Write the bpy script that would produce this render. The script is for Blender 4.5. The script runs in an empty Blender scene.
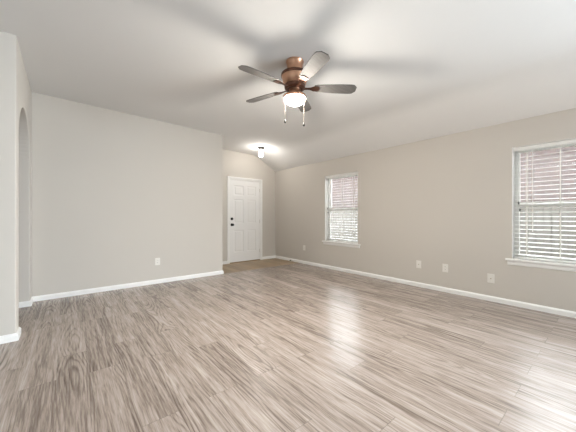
import bpy, bmesh, math, random
from mathutils import Vector, Matrix
random.seed(4)
S = bpy.context.scene
COL = S.collection
PI = math.pi

# ------------------------------------------------------------------ camera
CAM_H = 1.16
YAW = math.radians(39.43)
cam_d = bpy.data.cameras.new('camera')
cam = bpy.data.objects.new('camera', cam_d); COL.objects.link(cam)
cam.location = (0, 0, CAM_H)
cam.rotation_euler = (PI/2, 0, -YAW)
cam_d.sensor_fit = 'HORIZONTAL'; cam_d.sensor_width = 36.0
cam_d.lens = 36.0 * 270.0 / 576.0
cam_d.clip_start = 0.02; cam_d.clip_end = 200
S.camera = cam

# ------------------------------------------------------------------ sky, lights, exposure
world = bpy.data.worlds.new('overcast_sky'); S.world = world
world.use_nodes = True
bg = world.node_tree.nodes['Background']
bg.inputs['Color'].default_value = (0.90, 0.96, 1.0, 1)
bg.inputs['Strength'].default_value = 7.2

def area(name, loc, rot, sx, sy, power, color):
    d = bpy.data.lights.new(name, 'AREA'); d.shape = 'RECTANGLE'
    d.size = sx; d.size_y = sy; d.energy = power; d.color = color
    o = bpy.data.objects.new(name, d); COL.objects.link(o)
    o.location = loc; o.rotation_euler = rot
    return o
# added daylight fill, outside an invented opening behind the camera
area('added_fill_right', (4.48+0.25, -3.1, 1.2), (PI/2, 0, PI/2), 2.8, 2.0, 205, (0.70, 0.86, 1.0))

S.view_settings.view_transform = 'Standard'
S.view_settings.look = 'None'
S.view_settings.exposure = 1.23
S.view_settings.gamma = 1.0
S.view_settings.use_curve_mapping = False

# ------------------------------------------------------------------ node helpers
class G:
    def __init__(s, name):
        s.m = bpy.data.materials.new(name); s.m.use_nodes = True
        s.t = s.m.node_tree; s.b = s.t.nodes['Principled BSDF']
        s.out = s.t.nodes['Material Output']
    def n(s, kind, **kw):
        x = s.t.nodes.new(kind)
        for k, v in kw.items(): setattr(x, k, v)
        return x
    def put(s, sock, v):
        if hasattr(v, 'is_linked'): s.t.links.new(v, sock)
        else: sock.default_value = v
    def math(s, op, a, b=0.0, c=0.0):
        x = s.n('ShaderNodeMath', operation=op)
        s.put(x.inputs[0], a); s.put(x.inputs[1], b); s.put(x.inputs[2], c)
        return x.outputs[0]
    def xyz(s, v):
        x = s.n('ShaderNodeSeparateXYZ'); s.put(x.inputs[0], v); return x.outputs
    def vec(s, a, b, c):
        x = s.n('ShaderNodeCombineXYZ')
        for i, v in enumerate((a, b, c)): s.put(x.inputs[i], v)
        return x.outputs[0]
    def noise(s, v, scale, detail=2.0, rough=0.5, dist=0.0):
        x = s.n('ShaderNodeTexNoise'); s.put(x.inputs['Vector'], v)
        x.inputs['Scale'].default_value = scale; x.inputs['Detail'].default_value = detail
        x.inputs['Roughness'].default_value = rough; x.inputs['Distortion'].default_value = dist
        return x.outputs['Fac']
    def white(s, v):
        x = s.n('ShaderNodeTexWhiteNoise', noise_dimensions='3D'); s.put(x.inputs['Vector'], v)
        return x.outputs['Value'], x.outputs['Color']
    def ramp(s, f, stops):
        x = s.n('ShaderNodeValToRGB'); s.put(x.inputs[0], f)
        e = x.color_ramp.elements
        while len(e) < len(stops): e.new(0.5)
        for el, (p, c) in zip(e, stops):
            el.position = p; el.color = (*c, 1)
        return x.outputs[0]
    def mix(s, f, a, b, blend='MIX'):
        x = s.n('ShaderNodeMix', data_type='RGBA', blend_type=blend)
        s.put(x.inputs['Factor'], f); s.put(x.inputs['A'], a); s.put(x.inputs['B'], b)
        return x.outputs['Result']
    def maprange(s, v, a, b, c, d):
        x = s.n('ShaderNodeMapRange')
        for i, q in enumerate((v, a, b, c, d)): s.put(x.inputs[i], q)
        return x.outputs[0]
    def bump(s, h, strength, dist=0.01):
        x = s.n('ShaderNodeBump'); s.put(x.inputs['Height'], h)
        x.inputs['Strength'].default_value = strength; x.inputs['Distance'].default_value = dist
        s.t.links.new(x.outputs[0], s.b.inputs['Normal'])
    def coord(s):
        return s.n('ShaderNodeTexCoord').outputs['Object']
    def base(s, c): s.put(s.b.inputs['Base Color'], c if hasattr(c, 'is_linked') else (*c, 1))
    def set(s, **kw):
        for k, v in kw.items(): s.put(s.b.inputs[k.replace('_', ' ')], v)
        return s

def paint(name, c, rough=0.85, tex=0.06, scale=90):
    g = G(name); co = g.coord()
    n = g.noise(co, scale, 3)
    big = g.noise(co, 1.3, 2)
    d = tuple(x*0.97 for x in c)
    g.base(g.mix(big, (*c, 1), (*d, 1)))
    g.set(Roughness=rough); g.b.inputs['Specular IOR Level'].default_value = 0.25
    if tex: g.bump(n, tex, 0.004)
    return g.m

def plain(name, c, rough=0.5, metal=0.0, var=0.04, scale=30):
    g = G(name); n = g.noise(g.coord(), scale, 2)
    g.base(g.mix(n, (*c, 1), (*[x*(1-var*2) for x in c], 1)))
    g.set(Roughness=rough, Metallic=metal)
    return g.m

def glow(name, c, strength, base=(0.9, 0.9, 0.9)):
    g = G(name); n = g.noise(g.coord(), 20, 1)
    g.base(g.mix(n, (*base, 1), (*[x*.98 for x in base], 1)))
    g.b.inputs['Emission Color'].default_value = (*c, 1)
    g.b.inputs['Emission Strength'].default_value = strength
    g.set(Roughness=0.3)
    return g.m

def laminate():
    g = G('grey_oak_laminate'); x, y, z = g.xyz(g.coord())
    W, L = 0.19, 1.24
    xs = g.math('DIVIDE', g.math('ADD', x, 0.053), W)
    row = g.math('FLOOR', xs); fx = g.math('FRACT', xs)
    rw, rc = g.white(g.vec(row, 3.1, 7.7))
    par = g.math('FLOORED_MODULO', row, 2.0)
    off = g.math('ADD', g.math('MULTIPLY', par, g.math('ADD', 0.28, g.math('MULTIPLY', rw, 0.45))), 0.335)
    ys = g.math('SUBTRACT', g.math('DIVIDE', y, L), off)
    pc = g.math('FLOOR', ys); fy = g.math('FRACT', ys)
    pv, pcol = g.white(g.vec(row, pc, 1.5))
    r1, r2, r3 = g.xyz(pcol)
    # plank-local grain coordinates
    gx = g.math('ADD', x, g.math('MULTIPLY', r1, 17.0))
    gy = g.math('ADD', y, g.math('MULTIPLY', r2, 31.0))
    fine = g.noise(g.vec(g.math('MULTIPLY', gx, 100), g.math('MULTIPLY', gy, 5.0), r3), 1.0, 5, 0.65, 0.3)
    mid = g.noise(g.vec(g.math('MULTIPLY', gx, 40), g.math('MULTIPLY', gy, 1.6), r3), 1.0, 4, 0.6, 0.5)
    field = g.noise(g.vec(g.math('MULTIPLY', gx, 6.0), g.math('MULTIPLY', gy, 0.85), r3), 1.0, 2, 0.45, 0.2)
    across = g.math('POWER', g.math('ABSOLUTE', g.math('SUBTRACT', g.math('MULTIPLY', fx, 2.0), g.math('ADD', 0.75, g.math('MULTIPLY', r1, 0.5)))), 1.6)
    along = g.noise(g.vec(r2, g.math('MULTIPLY', gy, 0.9), r3), 1.0, 1, 0.4)
    phase = g.math('ADD', g.math('ADD', g.math('MULTIPLY', along, 75.0), g.math('MULTIPLY', across, 20.0)), g.math('ADD', g.math('MULTIPLY', field, 34.0), g.math('MULTIPLY', fine, 3.0)))
    rings = g.math('SINE', phase)
    rings = g.math('POWER', g.math('ADD', g.math('MULTIPLY', rings, 0.5), 0.5), 3.0)
    where = g.maprange(g.noise(g.vec(g.math('MULTIPLY', gx, 5), g.math('MULTIPLY', gy, 0.7), g.math('ADD', r3, 9)), 1.0, 1), 0.40, 0.62, 0.1, 1.0)
    broad = g.noise(g.vec(g.math('MULTIPLY', gx, 15), g.math('MULTIPLY', gy, 0.7), g.math('ADD', r3, 4)), 1.0, 3, 0.5)
    v = g.math('ADD', g.math('MULTIPLY', g.math('SUBTRACT', fine, 0.5), 1.3), g.math('MULTIPLY', g.math('SUBTRACT', mid, 0.5), 0.78))
    v = g.math('ADD', v, g.math('MULTIPLY', g.math('SUBTRACT', broad, 0.5), 0.8))
    v = g.math('SUBTRACT', v, g.math('MULTIPLY', g.math('MULTIPLY', rings, where), 0.28))
    v = g.math('ADD', v, g.math('MULTIPLY', g.math('SUBTRACT', r3, 0.5), 0.15))
    v = g.math('ADD', v, 0.60)
    col = g.ramp(v, [(0.05, (0.095, 0.068, 0.054)), (0.35, (0.215, 0.167, 0.138)),
                     (0.62, (0.370, 0.303, 0.263)), (0.95, (0.52, 0.445, 0.395))])
    ex = g.math('MINIMUM', fx, g.math('SUBTRACT', 1.0, fx))
    ey = g.math('MINIMUM', fy, g.math('SUBTRACT', 1.0, fy))
    seam = g.math('MAXIMUM', g.math('MULTIPLY', g.math('LESS_THAN', ex, 0.007), 0.35), g.math('MULTIPLY', g.math('LESS_THAN', ey, 0.0020), g.math('ADD', 0.35, g.math('MULTIPLY', r2, 0.65))))
    col = g.mix(g.math('MULTIPLY', seam, 0.55), col, (0.12, 0.10, 0.085, 1))
    g.base(col)
    g.set(Roughness=0.27)
    g.b.inputs['Specular IOR Level'].default_value = 0.75
    g.bump(g.math('SUBTRACT', 1.0, seam), 0.15, 0.002)
    return g.m

def entry_planks():
    g = G('brown_entry_planks'); x, y, z = g.xyz(g.coord())
    xs = g.math('DIVIDE', x, 0.15); row = g.math('FLOOR', xs); fx = g.math('FRACT', xs)
    pv, pcol = g.white(g.vec(row, 2.2, 0.4)); r1, r2, r3 = g.xyz(pcol)
    gr = g.noise(g.vec(g.math('MULTIPLY', x, 60), g.math('MULTIPLY', y, 4), r1), 1.0, 4, 0.6, 0.3)
    v = g.math('ADD', g.math('MULTIPLY', gr, 0.6), g.math('MULTIPLY', r2, 0.25))
    col = g.ramp(v, [(0.15, (0.18, 0.118, 0.060)), (0.5, (0.35, 0.243, 0.132)), (0.85, (0.48, 0.355, 0.215))])
    seam = g.math('LESS_THAN', fx, 0.025)
    g.base(g.mix(g.math('MULTIPLY', seam, 0.5), col, (0.06, 0.04, 0.025, 1)))
    g.set(Roughness=0.36)
    return g.m

def bricks():
    g = G('red_brick'); x, y, z = g.xyz(g.coord())
    b = g.n('ShaderNodeTexBrick'); g.put(b.inputs['Vector'], g.vec(y, z, 0.0))
    b.inputs['Color1'].default_value = (0.068, 0.036, 0.031, 1)
    b.inputs['Color2'].default_value = (0.034, 0.017, 0.015, 1)
    b.inputs['Mortar'].default_value = (0.090, 0.080, 0.073, 1)
    b.inputs['Scale'].default_value = 1.0
    b.inputs['Brick Width'].default_value = 0.215; b.inputs['Row Height'].default_value = 0.075
    b.inputs['Mortar Size'].default_value = 0.012
    n = g.noise(g.coord(), 3.0, 3)
    g.base(g.mix(g.math('MULTIPLY', n, 0.55), b.outputs['Color'], (0.068, 0.056, 0.052, 1)))
    g.set(Roughness=0.9)
    return g.m

def grained(name, dark, light, axis=2, rough=0.8):
    g = G(name); p = list(g.xyz(g.coord()))
    k = [40, 40, 40]; k[axis] = 2
    n = g.noise(g.vec(*[g.math('MULTIPLY', q, s) for q, s in zip(p, k)]), 1.0, 4, 0.6, 0.2)
    g.base(g.ramp(n, [(0.25, dark), (0.75, light)]))
    g.set(Roughness=rough)
    return g.m

def pane_mat():
    g = G('window_glass')
    t = g.n('ShaderNodeBsdfTransparent'); gl = g.n('ShaderNodeBsdfGlossy')
    t.inputs[0].default_value = (0.95, 0.955, 0.955, 1); gl.inputs['Roughness'].default_value = 0.02
    f = g.n('ShaderNodeFresnel'); f.inputs[0].default_value = 1.3
    mx = g.n('ShaderNodeMixShader')
    g.put(mx.inputs[0], f.outputs[0]); g.put(mx.inputs[1], t.outputs[0]); g.put(mx.inputs[2], gl.outputs[0])
    g.t.links.new(mx.outputs[0], g.out.inputs[0])
    return g.m

M = dict(
    wall=paint('greige_wall_paint', (0.602, 0.563, 0.513)),
    ceil=paint('warm_white_ceiling_paint', (0.80, 0.79, 0.775), 0.9, 0.08, 60),
    trim=paint('white_trim_paint', (0.88, 0.87, 0.85), 0.4, 0.0),
    door=paint('white_door_paint', (0.87, 0.86, 0.85), 0.45, 0.02, 40),
    floor=laminate(), entry=entry_planks(),
    vinyl=plain('white_vinyl', (0.86, 0.85, 0.82), 0.4),
    slat=plain('white_slat', (0.84, 0.83, 0.80), 0.45),
    cord=plain('white_cord', (0.85, 0.84, 0.80), 0.8),
    plastic=plain('white_plastic', (0.82, 0.79, 0.74), 0.35),
    slot=plain('dark_slot', (0.06, 0.055, 0.05), 0.6),
    brass=plain('brushed_connector', (0.45, 0.38, 0.27), 0.35, 1.0),
    black=plain('oil_rubbed_black', (0.018, 0.016, 0.015), 0.35, 0.6),
    copper=plain('brushed_copper', (0.62, 0.36, 0.24), 0.30, 1.0),
    bronze=plain('dark_bronze', (0.13, 0.065, 0.045), 0.35, 0.9),
    blade=grained('grey_brown_blade_wood', (0.062, 0.056, 0.052), (0.115, 0.107, 0.10), 0, 0.7),
    bowl=glow('lit_frosted_glass', (1.0, 0.945, 0.85), 215.0),
    shade=glow('lit_white_glass_shade', (1.0, 0.96, 0.90), 31.0),
    glass=pane_mat(), brick=bricks(),
    fence=grained('weathered_grey_wood', (0.055, 0.048, 0.041), (0.095, 0.085, 0.073)),
    shingle=plain('grey_shingle', (0.16, 0.15, 0.15), 0.95, 0, 0.2, 12),
    grass=plain('lawn_grass', (0.07, 0.08, 0.04), 0.95, 0, 0.25, 25),
    alu=plain('threshold_metal', (0.30, 0.22, 0.13), 0.4, 0.8),
    chain=plain('dark_chain', (0.12, 0.09, 0.07), 0.7),
    darkcap=plain('dark_grey_bronze', (0.045, 0.040, 0.036), 0.6),
    rubber=plain('dark_rubber', (0.03, 0.025, 0.02), 0.7),
    steel=plain('spring_steel', (0.65, 0.62, 0.58), 0.3, 0.9),
)

# ------------------------------------------------------------------ mesh helpers
def obj(name, bm, mat, parent=None, smooth=False, bevel=0.0, seg=2):
    bmesh.ops.recalc_face_normals(bm, faces=bm.faces)
    me = bpy.data.meshes.new(name); bm.to_mesh(me); bm.free()
    me.materials.append(mat)
    if smooth:
        for p in me.polygons: p.use_smooth = True
    o = bpy.data.objects.new(name, me); COL.objects.link(o)
    if parent: o.parent = parent
    if bevel:
        b = o.modifiers.new('bevel', 'BEVEL'); b.width = bevel; b.segments = seg
        b.limit_method = 'ANGLE'; b.angle_limit = math.radians(40)
    return o
def box(bm, x0, x1, y0, y1, z0, z1, mat4=None):
    vs = [bm.verts.new((x, y, z)) for x in (x0, x1) for y in (y0, y1) for z in (z0, z1)]
    for f in ((0,1,3,2), (4,6,7,5), (0,4,5,1), (2,3,7,6), (0,2,6,4), (1,5,7,3)):
        bm.faces.new([vs[i] for i in f])
    if mat4: bmesh.ops.transform(bm, matrix=mat4, verts=vs)
    return vs
def prism(bm, pts, axis, a, b):
    """polygon pts in the two other axes, extruded along axis from a to b"""
    def P(u, v, w):
        return {'x': (w, u, v), 'y': (u, w, v), 'z': (u, v, w)}[axis]
    A = [bm.verts.new(P(u, v, a)) for u, v in pts]; B = [bm.verts.new(P(u, v, b)) for u, v in pts]
    bm.faces.new(A); bm.faces.new(B[::-1])
    n = len(pts)
    for i in range(n): bm.faces.new((A[i], A[(i+1) % n], B[(i+1) % n], B[i]))
    return A + B
def lathe(bm, prof, n=32, c=(0, 0, 0)):
    rings = []
    for r, z in prof:
        if r < 1e-5: rings.append([bm.verts.new((c[0], c[1], c[2]+z))])
        else: rings.append([bm.verts.new((c[0]+r*math.cos(2*PI*i/n), c[1]+r*math.sin(2*PI*i/n), c[2]+z)) for i in range(n)])
    for a, b in zip(rings, rings[1:]):
        for i in range(n):
            j = (i+1) % n
            if len(a) == 1 and len(b) == 1: continue
            if len(a) == 1: bm.faces.new((a[0], b[i], b[j]))
            elif len(b) == 1: bm.faces.new((a[i], a[j], b[0]))
            else: bm.faces.new((a[i], a[j], b[j], b[i]))
def tube(bm, pts, r, n=8):
    pts = [Vector(p) for p in pts]; rings = []
    for i, p in enumerate(pts):
        d = (pts[min(i+1, len(pts)-1)] - pts[max(i-1, 0)]).normalized()
        u = d.orthogonal().normalized() if i == 0 else (u - d*u.dot(d)).normalized()
        w = d.cross(u)
        rings.append([bm.verts.new(p + (u*math.cos(2*PI*k/n) + w*math.sin(2*PI*k/n))*r) for k in range(n)])
    for a, b in zip(rings, rings[1:]):
        for k in range(n): bm.faces.new((a[k], a[(k+1) % n], b[(k+1) % n], b[k]))
    bm.faces.new(rings[0][::-1]); bm.faces.new(rings[-1])
def NB(): return bmesh.new()
def struct(o, label=None, cat=None):
    o['kind'] = 'structure'
    if label: o['label'] = label
    if cat: o['category'] = cat
    return o
def tag(o, label, cat, group=None):
    o['label'] = label; o['category'] = cat
    if group: o['group'] = group
    return o
def empty(name, loc=(0, 0, 0), rz=0.0):
    o = bpy.data.objects.new(name, None); COL.objects.link(o)
    o.location = loc; o.rotation_euler = (0, 0, rz); o.empty_display_size = 0.1
    return o

# ------------------------------------------------------------------ room dimensions
XR = 4.48          # right wall
XL = -0.358        # arch wall
YB = 5.02          # back wall facing the camera
YD = 6.0           # door wall
YE = 3.553         # short end wall left of the arch
XC = 2.428         # outer corner of the back wall
XW = -3.5          # unseen left wall of the wing
YN = -5.0          # unseen rear wall
T = 0.12
def zc(x): return 2.832 - 0.0225*x
CR = 3.83
def ztop(x):
    if x <= CR: return zc(x)
    return zc(CR) + (2.393 - zc(CR))*(x-CR)/(XR-CR)

# floor
bm = NB(); prism(bm, [(XW-T, YN-T), (XR+T, YN-T), (XR+T, YB-0.02), (XC+0.0, YB-0.02), (XC, YB+T), (-1.8, YB+T), (-1.8, YB-.02), (XW-T, YB-.02)], 'z', -0.12, 0.0)
struct(obj('floor', bm, M['floor']), 'grey brown oak laminate plank floor of the empty living room', 'floor')
bm = NB(); box(bm, XC, XR+T, YB-0.02, YD+T, -0.12, 0.0)
struct(obj('floor_entry', bm, M['entry']), 'brown plank floor patch of the entry in front of the white door', 'floor')

# ceiling: nearly flat, soft crease, then a slope down to the window wall
prof = [(XW-T, zc(XW-T)), (CR-0.14, zc(CR-0.14))]
p0, p1, p2 = Vector((CR-0.14, zc(CR-0.14))), Vector((CR, zc(CR))), Vector((CR+0.14, ztop(CR+0.14)))
for k in range(1, 9):
    t = k/8; q = p0*(1-t)**2 + p1*2*t*(1-t) + p2*t*t; prof.append((q.x, q.y))
prof.append((XR+T, ztop(XR+T)))
prof += [(XR+T, 3.05), (XW-T, 3.1)]
bm = NB(); prism(bm, prof, 'y', YN-T, YD+T)
ceil_o = struct(obj('ceiling', bm, M['ceil']), 'smooth off white ceiling sloping down towards the window wall', 'ceiling')

# right wall with two window openings
WZ0, WZ1 = 0.585, 2.05
WINS = [(3.262, 4.144), (-0.020, 0.862)]
def holed(bm, x0, x1, ya, yb, zt, holes):
    ys = sorted({ya, yb, *[h for w in holes for h in w[:2]]})
    for a, b in zip(ys, ys[1:]):
        h = next((w for w in holes if w[0] <= a and b <= w[1]), None)
        if h:
            if h[2] > 0: box(bm, x0, x1, a, b, 0, h[2])
            box(bm, x0, x1, a, b, h[3], zt)
        else: box(bm, x0, x1, a, b, 0, zt)
    bmesh.ops.remove_doubles(bm, verts=bm.verts, dist=1e-5)
bm = NB(); holed(bm, XR, XR+0.17, YN-T, YD+T, 2.39, [(a, b, WZ0, WZ1) for a, b in WINS] + [(-4.55, -1.65, 0.1, 2.25)])  # last hole is an unseen opening, added to let light in
struct(obj('wall_right', bm, M['wall']), 'long greige wall with two blinded windows', 'wall')

def wall_top(x0, x1):
    xs = [x0] + [x for x in (CR-.14, CR-.05, CR+.05, CR+.14) if x0 < x < x1] + [x1]
    return [(x, ztop(x)+0.02) for x in xs]
# back wall block facing the camera (its right end forms the entry corner)
bm = NB(); prism(bm, [(-1.8, 0.0), (XC, 0.0)] + wall_top(-1.8, XC)[::-1], 'y', YB, YB+T)
box(bm, XC-T, XC, YB+T, YD, 0, ztop(XC)+.02)
struct(obj('wall_back', bm, M['wall'], bevel=0.008), 'broad blank greige wall facing the room beside the arch', 'wall')
# door wall
DX0, DX1, DZ = 3.075, 3.987, 2.075
pts = [(XC-T, 0), (DX0, 0), (DX0, DZ), (DX1, DZ), (DX1, 0), (XR+.17, 0)] + wall_top(XC-T, XR+.17)[::-1]
bm = NB(); prism(bm, pts, 'y', YD, YD+T)
struct(obj('wall_entry', bm, M['wall']), 'greige entry wall around the white front door', 'wall')
# arch wall
AY0, AY1, ASP, ARISE = 3.73, 4.80, 1.93, 0.43
ac, aa = (AY0+AY1)/2, (AY1-AY0)/2
arch = [(ac - aa*math.cos(PI*k/28), ASP + ARISE*math.sin(PI*k/28)) for k in range(29)]
pts = [(YE, 0), (AY0, 0)] + arch + [(AY1, 0), (YB, 0), (YB, 2.86), (YE, 2.86)]
bm = NB(); prism(bm, pts, 'x', XL-T, XL)
struct(obj('wall_arch', bm, M['wall'], bevel=0.01), 'short greige side wall pierced by a tall arched opening', 'wall')
# end wall at the far left, hall beyond the arch
bm = NB(); box(bm, XW, XL-T, YE, YE+T, 0, 2.87)
struct(obj('wall_end', bm, M['wall'], bevel=0.006), 'narrow strip of greige wall at the far left edge', 'wall')
bm = NB(); box(bm, -1.8-T, -1.8, YE+T, YB+T, 0, 2.86)
struct(obj('wall_hall', bm, M['wall']), 'greige wall of the hall beyond the arch', 'wall')
# unseen walls closing the room at left and rear
bm = NB(); box(bm, XW-T, XW, YN, YE+T, 0, 2.87)
struct(obj('wall_left', bm, M['wall']))
bm = NB(); box(bm, XW-T, XR, YN-T, YN, 0, 2.39)
prism(bm, [(XW-T, 2.39), (XR, 2.39), (CR, zc(CR)+.02), (XW-T, zc(XW-T)+.02)], 'y', YN-T, YN)
bmesh.ops.remove_doubles(bm, verts=bm.verts, dist=1e-5)
struct(obj('wall_rear', bm, M['wall']))

# baseboards: profiled strips, one run per wall
BH, BT = 0.070, 0.016
def run(name, pts, label):
    """baseboard swept along floor points with mitred corners; the room lies to the left of the run"""
    prof = [(0, 0), (BT, 0), (BT, BH-0.022), (BT-0.004, BH-0.012), (BT-0.010, BH-0.004), (0.004, BH), (0, BH)]
    P = [Vector(p) for p in pts]; rows = []; bm = NB()
    for i, p in enumerate(P):
        ns = []
        for a, b in ((i-1, i), (i, i+1)):
            if a >= 0 and b < len(P):
                d = (P[b]-P[a]).normalized(); ns.append(Vector((-d.y, d.x)))
        m = ns[0] if len(ns) == 1 else (ns[0]+ns[1])/(1+ns[0].dot(ns[1]))
        rows.append([bm.verts.new((p.x+m.x*a, p.y+m.y*a, h)) for a, h in prof])
    k = len(prof)
    for r, t in zip(rows, rows[1:]):
        for i in range(k): bm.faces.new((r[i], r[(i+1) % k], t[(i+1) % k], t[i]))
    bm.faces.new(rows[0]); bm.faces.new(rows[-1][::-1])
    struct(obj(name, bm, M['trim']), label, 'baseboard')
run('baseboard_right', [(XR, YN), (XR, YD), (DX1+0.051, YD)], 'long white baseboard under the two windows, turning the corner to the door')
run('baseboard_back', [(DX0-0.051, YD), (XC, YD), (XC, YB), (XL, YB), (XL, AY1), (XL-T, AY1)], 'white baseboard along the broad blank wall and round its ends')
run('baseboard_left', [(XL-T, AY0), (XL, AY0), (XL, YE), (XW, YE)], 'white baseboard at the far left corner in front of the arch')

# ------------------------------------------------------------------ front door
def raised_panel(bm, x0, x1, z0, z1, y):
    """recessed-and-raised moulded panel drawn on the face y (towards -y)"""
    rings = [(0, 0.0), (0.012, 0.009), (0.024, 0.009), (0.050, 0.002)]
    prev = None
    for ins, dep in rings:
        r = [bm.verts.new((a, y+dep, b)) for a, b in ((x0+ins, z0+ins), (x1-ins, z0+ins), (x1-ins, z1-ins), (x0+ins, z1-ins))]
        if prev:
            for i in range(4): bm.faces.new((prev[i], prev[(i+1) % 4], r[(i+1) % 4], r[i]))
        prev = r
    bm.faces.new(prev)
def door_mesh(x0, x1, z0, z1, y0, y1):
    bm = NB(); w = x1-x0
    st, mid = 0.115, 0.10
    pw = (w-2*st-mid)/2
    xs = [x0, x0+st, x0+st+pw, x0+st+pw+mid, x1-st, x1]
    zs = [z0, z0+0.24, z0+0.24+0.55, z0+0.96, z0+0.96+0.60, z0+1.66, z1-0.13, z1]
    holes = set()
    for i in (1, 3):
        for j in (1, 3, 5): holes.add((i, j))
    for i in range(5):
        for j in range(7):
            if (i, j) in holes: raised_panel(bm, xs[i], xs[i+1], zs[j], zs[j+1], y0)
            else: bm.faces.new([bm.verts.new((a, y0, b)) for a, b in ((xs[i], zs[j]), (xs[i+1], zs[j]), (xs[i+1], zs[j+1]), (xs[i], zs[j+1]))])
    bmesh.ops.remove_doubles(bm, verts=bm.verts, dist=1e-5)
    b0 = [bm.verts.new((a, y1, b)) for a, b in ((x0, z0), (x1, z0), (x1, z1), (x0, z1))]
    bm.faces.new(b0)
    bound = [e for e in bm.edges if e.is_boundary and all(abs(v.co.y-y0) < 1e-6 for v in e.verts)]
    r = bmesh.ops.extrude_edge_only(bm, edges=bound)
    for v in [g for g in r['geom'] if isinstance(g, bmesh.types.BMVert)]: v.co.y = y1
    bmesh.ops.remove_doubles(bm, verts=bm.verts, dist=1e-5)
    return bm
d1 = struct(obj('door_1', door_mesh(DX0+0.022, DX1-0.022, 0.018, DZ-0.022, YD+0.012, YD+0.055), M['door']),
            'white six panel front door with black knob and deadbolt', 'door')
bm = NB()
box(bm, DX0, DX0+0.02, YD, YD+T, 0, DZ-0.02); box(bm, DX1-0.02, DX1, YD, YD+T, 0, DZ-0.02); box(bm, DX0, DX1, YD, YD+T, DZ-0.02, DZ)
bmesh.ops.remove_doubles(bm, verts=bm.verts, dist=1e-5)
obj('door_jamb', bm, M['trim'], d1)
CW = 0.057
def casing(bm, pts_in, pts_out, y):
    # flat moulding with a stepped section following an inverted U
    secs = [(0.0, 0.0), (0.0, 0.010), (0.25, 0.013), (0.75, 0.018), (1.0, 0.016), (1.0, 0.0)]
    rows = []
    for a, b in zip(pts_in, pts_out):
        rows.append([bm.verts.new((a[0]+(b[0]-a[0])*t, y-h, a[1]+(b[1]-a[1])*t)) for t, h in secs])
    n = len(secs)
    for r, s in zip(rows, rows[1:]):
        for i in range(n): bm.faces.new((r[i], r[(i+1) % n], s[(i+1) % n], s[i]))
    bm.faces.new(rows[0]); bm.faces.new(rows[-1][::-1])
bm = NB()
casing(bm, [(DX0+.006, 0), (DX0+.006, DZ-.006), (DX1-.006, DZ-.006), (DX1-.006, 0)],
       [(DX0+.006-CW, 0), (DX0+.006-CW, DZ-.006+CW), (DX1-.006+CW, DZ-.006+CW), (DX1-.006+CW, 0)], YD)
obj('door_casing', bm, M['trim'], d1)
bm = NB(); prism(bm, [(YD-0.03, 0), (YD+T, 0), (YD+T, 0.016), (YD+0.0, 0.016)], 'x', DX0+.02, DX1-.02)
o = obj('threshold', bm, M['alu'], d1); o['label'] = 'dark bronze threshold'
kx = 3.125
RY = Matrix.Rotation(PI/2, 4, 'X')     # lathe axis z -> -y
def knob(name, prof, z):
    bm = NB(); lathe(bm, prof, 24); bmesh.ops.transform(bm, matrix=Matrix.Translation((kx+.03, YD+0.014, z)) @ RY, verts=bm.verts)
    o = obj(name, bm, M['black'], d1, smooth=True); return o
o = knob('door_knob', [(0, 0), (.036, 0), (.036, .006), (.028, .010), (.013, .016), (.012, .034), (.024, .042), (.031, .054), (.029, .068), (.018, .076), (0, .078)], 0.945)
o['label'] = 'black door knob'
o = knob('deadbolt', [(0, 0), (.034, 0), (.034, .008), (.030, .014), (.014, .016), (.013, .022), (0, .023)], 1.09)
bm = NB(); box(bm, -0.006, 0.006, -0.040, -0.014, -0.022, 0.022); bmesh.ops.transform(bm, matrix=Matrix.Translation((kx+.03, YD+.014, 1.09)), verts=bm.verts)
obj('thumb_turn', bm, M['black'], o, bevel=0.003)
for z in (0.25, 1.02, 1.83):
    bm = NB(); lathe(bm, [(0, 0), (.007, 0), (.007, .09), (0, .09)], 12, (DX1-0.021, YD+0.006, z-0.045)); obj('hinge', bm, M['steel'], d1, smooth=False)

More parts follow.
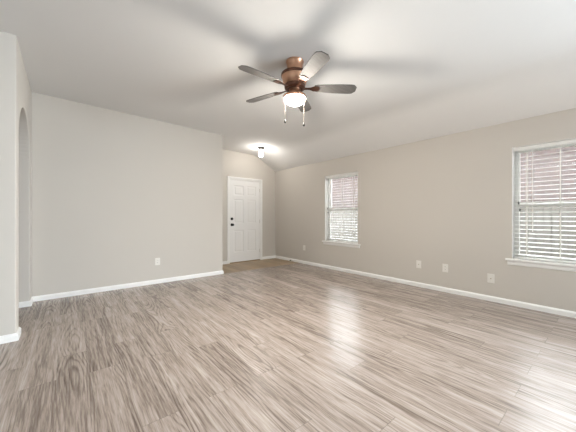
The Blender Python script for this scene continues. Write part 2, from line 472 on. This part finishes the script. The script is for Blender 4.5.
# ------------------------------------------------------------------ windows and blinds
def window(idx, y0, y1, label, blind_label):
    zm = 1.30
    xo0, xo1 = XR+0.105, XR+0.165
    bm = NB(); f = 0.030
    zb = WZ0+0.02
    box(bm, xo0, xo1, y0, y0+f, zb, WZ1); box(bm, xo0, xo1, y1-f, y1, zb, WZ1)
    box(bm, xo0, xo1, y0+f, y1-f, zb, zb+f); box(bm, xo0, xo1, y0+f, y1-f, WZ1-f, WZ1)
    bmesh.ops.remove_doubles(bm, verts=bm.verts, dist=1e-5)
    root = struct(obj('window_%d' % idx, bm, M['vinyl']), label, 'window')
    def sash(name, za, zb_, x0, x1, meet):
        bm = NB(); s = 0.026
        box(bm, x0, x1, y0+f, y0+f+s, za, zb_); box(bm, x0, x1, y1-f-s, y1-f, za, zb_)
        lo, hi = (0.065 if meet == 'lo' else s), (0.065 if meet == 'hi' else s)
        box(bm, x0, x1, y0+f+s, y1-f-s, za, za+lo); box(bm, x0, x1, y0+f+s, y1-f-s, zb_-hi, zb_)
        bmesh.ops.remove_doubles(bm, verts=bm.verts, dist=1e-5)
        o = obj(name, bm, M['vinyl'], root)
        bm = NB(); xm = (x0+x1)/2
        box(bm, xm-.003, xm+.003, y0+f+s-.004, y1-f-s+.004, za+lo-.004, zb_-hi+.004)
        obj('pane', bm, M['glass'], o)
        return o
    sash('upper_sash', zm-0.02, WZ1-f, xo0+0.034, xo0+0.058, 'lo')
    ls = sash('lower_sash', zb+f, zm+0.045, xo0+0.004, xo0+0.030, 'hi')
    for yy in (y0+0.24, y1-0.24):
        bm = NB(); box(bm, xo0-.012, xo0+.004, yy-.03, yy+.03, zm+.028, zm+.045); obj('sash_lock', bm, M['vinyl'], ls, bevel=.003)
    # painted jamb liner, stool and apron
    bm = NB(); l = 0.004
    box(bm, XR+.001, xo0, y0, y0+l, WZ0, WZ1); box(bm, XR+.001, xo0, y1-l, y1, WZ0, WZ1); box(bm, XR+.001, xo0, y0+l, y1-l, WZ1-l, WZ1)
    bmesh.ops.remove_doubles(bm, verts=bm.verts, dist=1e-5)
    obj('jamb_liner', bm, M['trim'], root)
    bm = NB()
    box(bm, XR, xo1, y0, y1, WZ0, WZ0+0.02)
    box(bm, XR-0.035, XR, y0-0.065, y1+0.065, WZ0-0.004, WZ0+0.02)
    bmesh.ops.remove_doubles(bm, verts=bm.verts, dist=1e-5)
    obj('window_sill', bm, M['trim'], root, bevel=0.005)
    bm = NB(); prism(bm, [(XR-0.020, WZ0-.004), (XR, WZ0-.004), (XR, WZ0-.062), (XR-0.006, WZ0-.062), (XR-0.013, WZ0-.045), (XR-.013, WZ0-.02)], 'y', y0-0.045, y1+0.045)
    obj('sill_apron', bm, M['trim'], root)
    # blind, hanging inside the reveal
    b = empty('window_blind', (XR+0.055, (y0+y1)/2, WZ1-0.006))
    tag(b, blind_label, 'blind', 'white slatted blinds in the window openings')
    hw = (y1-y0)/2 - 0.010
    bm = NB(); box(bm, -0.022, 0.028, -hw+.004, hw-.004, -0.040, 0.0); obj('head_rail', bm, M['slat'], b, bevel=.002)
    bm = NB(); prism(bm, [(-0.034, -0.048), (-0.028, -0.048), (-0.025, -0.040), (-0.025, 0.0), (-0.034, 0.0), (-0.037, -0.012), (-0.034, -.028)], 'y', -hw, hw)
    obj('valance', bm, M['slat'], b)
    zt, zb2 = -0.075, -(WZ1-0.006-(WZ0+0.02))+0.055
    n = 25; bm = NB(); tilt = math.radians(7)
    for k in range(n):
        z = zt + (zb2-zt)*k/(n-1)
        prof = []
        for s in (-1, -0.5, 0, 0.5, 1): prof.append((s*0.0245, 0.0022*(1-s*s)+0.0028))
        for s in (1, 0.5, 0, -0.5, -1): prof.append((s*0.0245, 0.0022*(1-s*s)))
        c, s_ = math.cos(tilt), math.sin(tilt)
        prism(bm, [(px*c - pz*s_, z + px*s_ + pz*c) for px, pz in prof], 'y', -hw+.006, hw-.006)
    obj('slats', bm, M['slat'], b)
    bm = NB(); box(bm, -0.026, 0.026, -hw+.004, hw-.004, zb2-0.050, zb2-0.030); obj('bottom_rail', bm, M['slat'], b, bevel=.004)
    for yy in (-hw+0.13, 0.0, hw-0.13):
        bm = NB()
        box(bm, -0.0285, -0.0265, yy-.0035, yy+.0035, zb2-0.04, -0.04); box(bm, 0.0265, 0.0285, yy-.0035, yy+.0035, zb2-0.04, -0.04)
        box(bm, -0.0285, 0.0285, yy-.0035, yy+.0035, zb2-0.0435, zb2-0.04)
        bmesh.ops.remove_doubles(bm, verts=bm.verts, dist=1e-5)
        obj('ladder_cord', bm, M['cord'], b)
    for yy, ln in ((hw-0.055, 0.70), (hw-0.068, 0.79)):
        bm = NB(); tube(bm, [(-0.041, yy, -0.02), (-0.041, yy, -ln)], 0.0016, 6); c = obj('lift_cord', bm, M['cord'], b)
        bm = NB(); lathe(bm, [(0, .0), (.005, 0), (.009, -.022), (.009, -.032), (0, -.034)], 12, (-0.041, yy, -ln)); t = obj('tassel', bm, M['black'], c, smooth=True)
        t['label'] = 'small dark cord tassel'
    bm = NB(); tube(bm, [(-0.043, hw-0.19, -0.03), (-0.043, hw-0.19, -1.08)], 0.004, 8); obj('tilt_wand', bm, M['slat'], b)
window(1, *WINS[0], 'white single hung window nearer the front door', 'white slatted blind in the far window nearer the front door')
window(2, *WINS[1], 'white single hung window cut by the right edge', 'white slatted blind in the near window with brick wall showing behind')

# ------------------------------------------------------------------ outside: brick house, fence, lawn
bm = NB(); box(bm, XR+0.2, 30, -12, 22, -0.45, -0.25)
struct(obj('ground', bm, M['grass']), 'grass strip outside the windows', 'ground')
h = tag(empty('neighbouring_house', (10.0, 4.0, -0.25)), 'red brick house seen through the blinds outside', 'house')
bm = NB(); box(bm, 0, 6, -11, 13, 0, 3.55); obj('brick_wall', bm, M['brick'], h)
bm = NB(); prism(bm, [(-0.40, 3.55), (6.4, 3.55), (6.4, 4.0), (3.0, 4.6), (-0.40, 3.70)], 'y', -11.4, 13.4); obj('roof', bm, M['shingle'], h)
bm = NB(); box(bm, -0.43, -0.40, -11.4, 13.4, 3.50, 3.70); obj('fascia', bm, M['vinyl'], h)
fn = tag(empty('picket_fence', (7.4, 4.0, -0.25)), 'weathered grey board fence behind the lower window panes', 'fence')
bm = NB()
for k in range(150):
    y = -8 + k*0.112; w = 0.104; ht = 1.66 + random.uniform(-.01, .01)
    prism(bm, [(y, 0), (y+w, 0), (y+w, ht-.03), (y+w-.025, ht), (y+.025, ht), (y, ht-.03)], 'x', -0.01, 0.008)
obj('boards', bm, M['fence'], fn)
for z in (0.3, 0.9, 1.45):
    bm = NB(); box(bm, 0.008, 0.046, -8, 8.8, z, z+.09); obj('rail', bm, M['fence'], fn)
for k in range(8):
    bm = NB(); box(bm, 0.046, 0.136, -8+k*2.4, -7.91+k*2.4, 0, 1.72); obj('post', bm, M['fence'], fn)

# ------------------------------------------------------------------ wall plates
def plate(kind, loc, rz, label, group=None):
    """plate lies in local xz, facing -y"""
    r = tag(empty('wall_outlet' if kind == 'duplex' else 'cable_plate', loc, rz), label, 'outlet' if kind == 'duplex' else 'wall plate', group)
    w, hh = 0.040, 0.062
    bm = NB(); prism(bm, [(-w, -hh), (w, -hh), (w, hh), (-w, hh)], 'y', -0.006, 0.0)
    obj('cover_plate', bm, M['plastic'], r, bevel=0.003)
    if kind == 'duplex':
        for s in (-1, 1):
            zc_ = s*0.0195
            bm = NB()
            pts = [(0.017*math.cos(a), max(-.0135, min(.0135, 0.017*math.sin(a)))+zc_) for a in [2*PI*i/24 for i in range(24)]]
            prism(bm, pts, 'y', -0.0085, -0.005); f = obj('receptacle', bm, M['plastic'], r)
            bm = NB(); box(bm, -.0075, -.005, -.0090, -.008, zc_-.001, zc_+.008); box(bm, .005, .0075, -.0090, -.008, zc_-.001, zc_+.007)
            box(bm, -.0022, .0022, -.0090, -.008, zc_-.009, zc_-.005); obj('slots', bm, M['slot'], f)
        bm = NB(); lathe(bm, [(0, 0), (.003, 0), (.003, .0015), (0, .002)], 10); bmesh.ops.transform(bm, matrix=Matrix.Translation((0, -.006, 0)) @ RY, verts=bm.verts)
        obj('screw', bm, M['plastic'], r)
    else:
        bm = NB(); lathe(bm, [(0, 0), (.0075, 0), (.0075, .003), (.0048, .003), (.0048, .010), (0, .010)], 12)
        bmesh.ops.transform(bm, matrix=Matrix.Translation((0, -.006, 0)) @ RY, verts=bm.verts)
        obj('cable_jack', bm, M['brass'], r)
        for s in (-1, 1):
            bm = NB(); lathe(bm, [(0, 0), (.003, 0), (.003, .0015), (0, .002)], 10); bmesh.ops.transform(bm, matrix=Matrix.Translation((0, -.006, s*.042)) @ RY, verts=bm.verts)
            obj('screw', bm, M['plastic'], r)
plate('duplex', (1.218, YB, 0.376), 0, 'white outlet low on the broad blank wall')
RW = -PI/2     # local -y -> world -x
plate('duplex', (XR, 4.822, 0.386), RW, 'white outlet on the window wall between the far corner and the far window')
plate('cable', (XR, 2.062, 0.366), RW, 'white plate with one jack, farther of two low between the windows')
plate('duplex', (XR, 1.661, 0.364), RW, 'white outlet with two sockets low on the wall between the windows')
plate('cable', (XR, 1.087, 0.308), RW, 'white plate with one jack close beside the near window sill')

# ------------------------------------------------------------------ door stop on the baseboard
ds = tag(empty('door_stop', (XR-BT, 5.25, 0.038)), 'white spring door stop with dark tip on the baseboard by the entry', 'door stop')
RX = Matrix.Rotation(-PI/2, 4, 'Y')    # z -> -x
def lx(name, prof, mat, n=16):
    bm = NB(); lathe(bm, prof, n); bmesh.ops.transform(bm, matrix=RX, verts=bm.verts); return obj(name, bm, mat, ds, smooth=False)
lx('base', [(0, 0), (.013, 0), (.011, .008), (.007, .010), (0, .010)], M['plastic'])
bm = NB(); tube(bm, [(-.008 - .055*k/120, .0075*math.cos(k*.55), .0075*math.sin(k*.55)) for k in range(121)], 0.0016, 5); obj('spring', bm, M['steel'], ds)
lx('tip', [(0, .058), (.012, .058), (.015, .064), (.014, .080), (0, .083)], M['rubber'])

# ------------------------------------------------------------------ ceiling fan
FX, FY = 1.868, 2.158
FZ = zc(FX)
fan = tag(empty('ceiling_fan', (FX, FY, FZ)), 'copper flush mount ceiling fan with five grey brown blades and lit bowl', 'ceiling fan')
def fl(name, prof, mat, parent=fan, n=40, smooth=True):
    bm = NB(); lathe(bm, prof, n); o = obj(name, bm, mat, parent, smooth=smooth)
    e = o.modifiers.new('edges', 'EDGE_SPLIT'); e.split_angle = math.radians(35)
    return o
fl('canopy', [(0, 0.004), (.092, 0.004), (.094, -.008), (.088, -.018), (.080, -.060), (.080, -.118), (.088, -.128), (0, -.128)], M['copper'])
fl('motor_housing', [(0, -.124), (.100, -.124), (.132, -.130), (.142, -.142), (.143, -.160), (.138, -.168), (.130, -.200), (.118, -.240), (.110, -.250), (0, -.250)], M['copper'])
fl('housing_band', [(.130, -.128), (.1445, -.134), (.1465, -.148), (.1445, -.162), (.130, -.166)], M['bronze'])
fl('flywheel', [(0, -.248), (.108, -.248), (.112, -.254), (.108, -.282), (.094, -.294), (0, -.294)], M['bronze'])
fl('switch_housing', [(0, -.292), (.062, -.292), (.058, -.318), (.070, -.345), (0, -.345)], M['copper'])
fl('light_ring', [(0, -.341), (.074, -.341), (.104, -.352), (.119, -.364), (.119, -.380), (.110, -.388), (.100, -.380), (0, -.380)], M['copper'])
fl('glass_bowl', [(.0, -.382)] + [(.106*math.cos(a), -.382-.080*math.sin(a)) for a in [PI/2*k/12 for k in range(13)]][:-1] + [(0, -.462)], M['bowl'])
th = -YAW + math.radians(3)      # first blade points to the camera's right
for k in range(5):
    a = th + 2*PI*k/5
    R = Matrix.Rotation(a, 4, 'Z') @ Matrix.Translation((0, 0, -.276)) @ Matrix.Rotation(math.radians(-12), 4, 'X')
    # blade outline
    L0, L1 = 0.205, 0.655
    top = []
    for t in [i/14 for i in range(15)]:
        x = L0 + (L1-L0)*t
        w = 0.052 + 0.020*math.sin(min(1, t*1.15)*PI/2)
        if t > 0.86: w *= math.sqrt(max(0.0, 1-((t-.86)/.14)**2))*0.55 + 0.45
        if t < 0.06: w *= 0.85 + 0.15*t/.06
        top.append((x, w))
    pts = top + [(x, -w) for x, w in top[::-1]]
    bm = NB(); prism(bm, pts, 'z', -0.004, 0.003); bmesh.ops.transform(bm, matrix=R, verts=bm.verts)
    bl = obj('blade', bm, M['blade'], fan, bevel=.0015)
    bm = NB()
    pts = [(.085, .020), (.130, .014), (.165, .018), (.200, .038), (.250, .034), (.262, .018), (.262, -.018), (.250, -.034), (.200, -.038), (.165, -.018), (.130, -.014), (.085, -.020)]
    prism(bm, pts, 'z', -0.011, -0.0045); bmesh.ops.transform(bm, matrix=R, verts=bm.verts)
    o = obj('blade_bracket', bm, M['bronze'], bl, bevel=.002)
for lat, dep, z1 in ((-0.084, -0.02, -.650), (0.078, 0.0, -.675)):
    dx = lat*math.cos(YAW) + dep*math.sin(YAW); dy = -lat*math.sin(YAW) + dep*math.cos(YAW)
    f = 0.60
    bm = NB(); tube(bm, [(dx*f, dy*f, -.335), (dx*1.3, dy*1.3, -.346), (dx*1.5, dy*1.5, -.368), (dx*1.5, dy*1.5, -.39), (dx*1.22, dy*1.22, -.46), (dx*1.22, dy*1.22, z1+.03)], 0.0014, 6)
    c = obj('pull_chain', bm, M['chain'], fan)
    bm = NB(); lathe(bm, [(0, .032), (.004, .030), (.005, .022), (.010, .012), (.011, .002), (.006, -.006), (0, -.008)], 14, (dx*1.22, dy*1.22, z1))
    obj('pull_fob', bm, M['black'], c, smooth=True)

# ------------------------------------------------------------------ entry ceiling light
EX, EY = 3.50, 5.24
el = tag(empty('entry_light', (EX, EY, zc(EX))), 'small flush ceiling light with dark canopy and glowing white shade by the door', 'ceiling light')
bm = NB(); lathe(bm, [(0, .004), (.082, .004), (.084, -.006), (.076, -.018), (.054, -.044), (.034, -.066), (0, -.066)], 28)
obj('canopy', bm, M['darkcap'], el, smooth=True)
bm = NB(); lathe(bm, [(0, -.064), (.034, -.066), (.048, -.084), (.055, -.12), (.053, -.175), (.044, -.205), (.022, -.218), (0, -.220)], 28)
obj('glass_shade', bm, M['shade'], el, smooth=True)
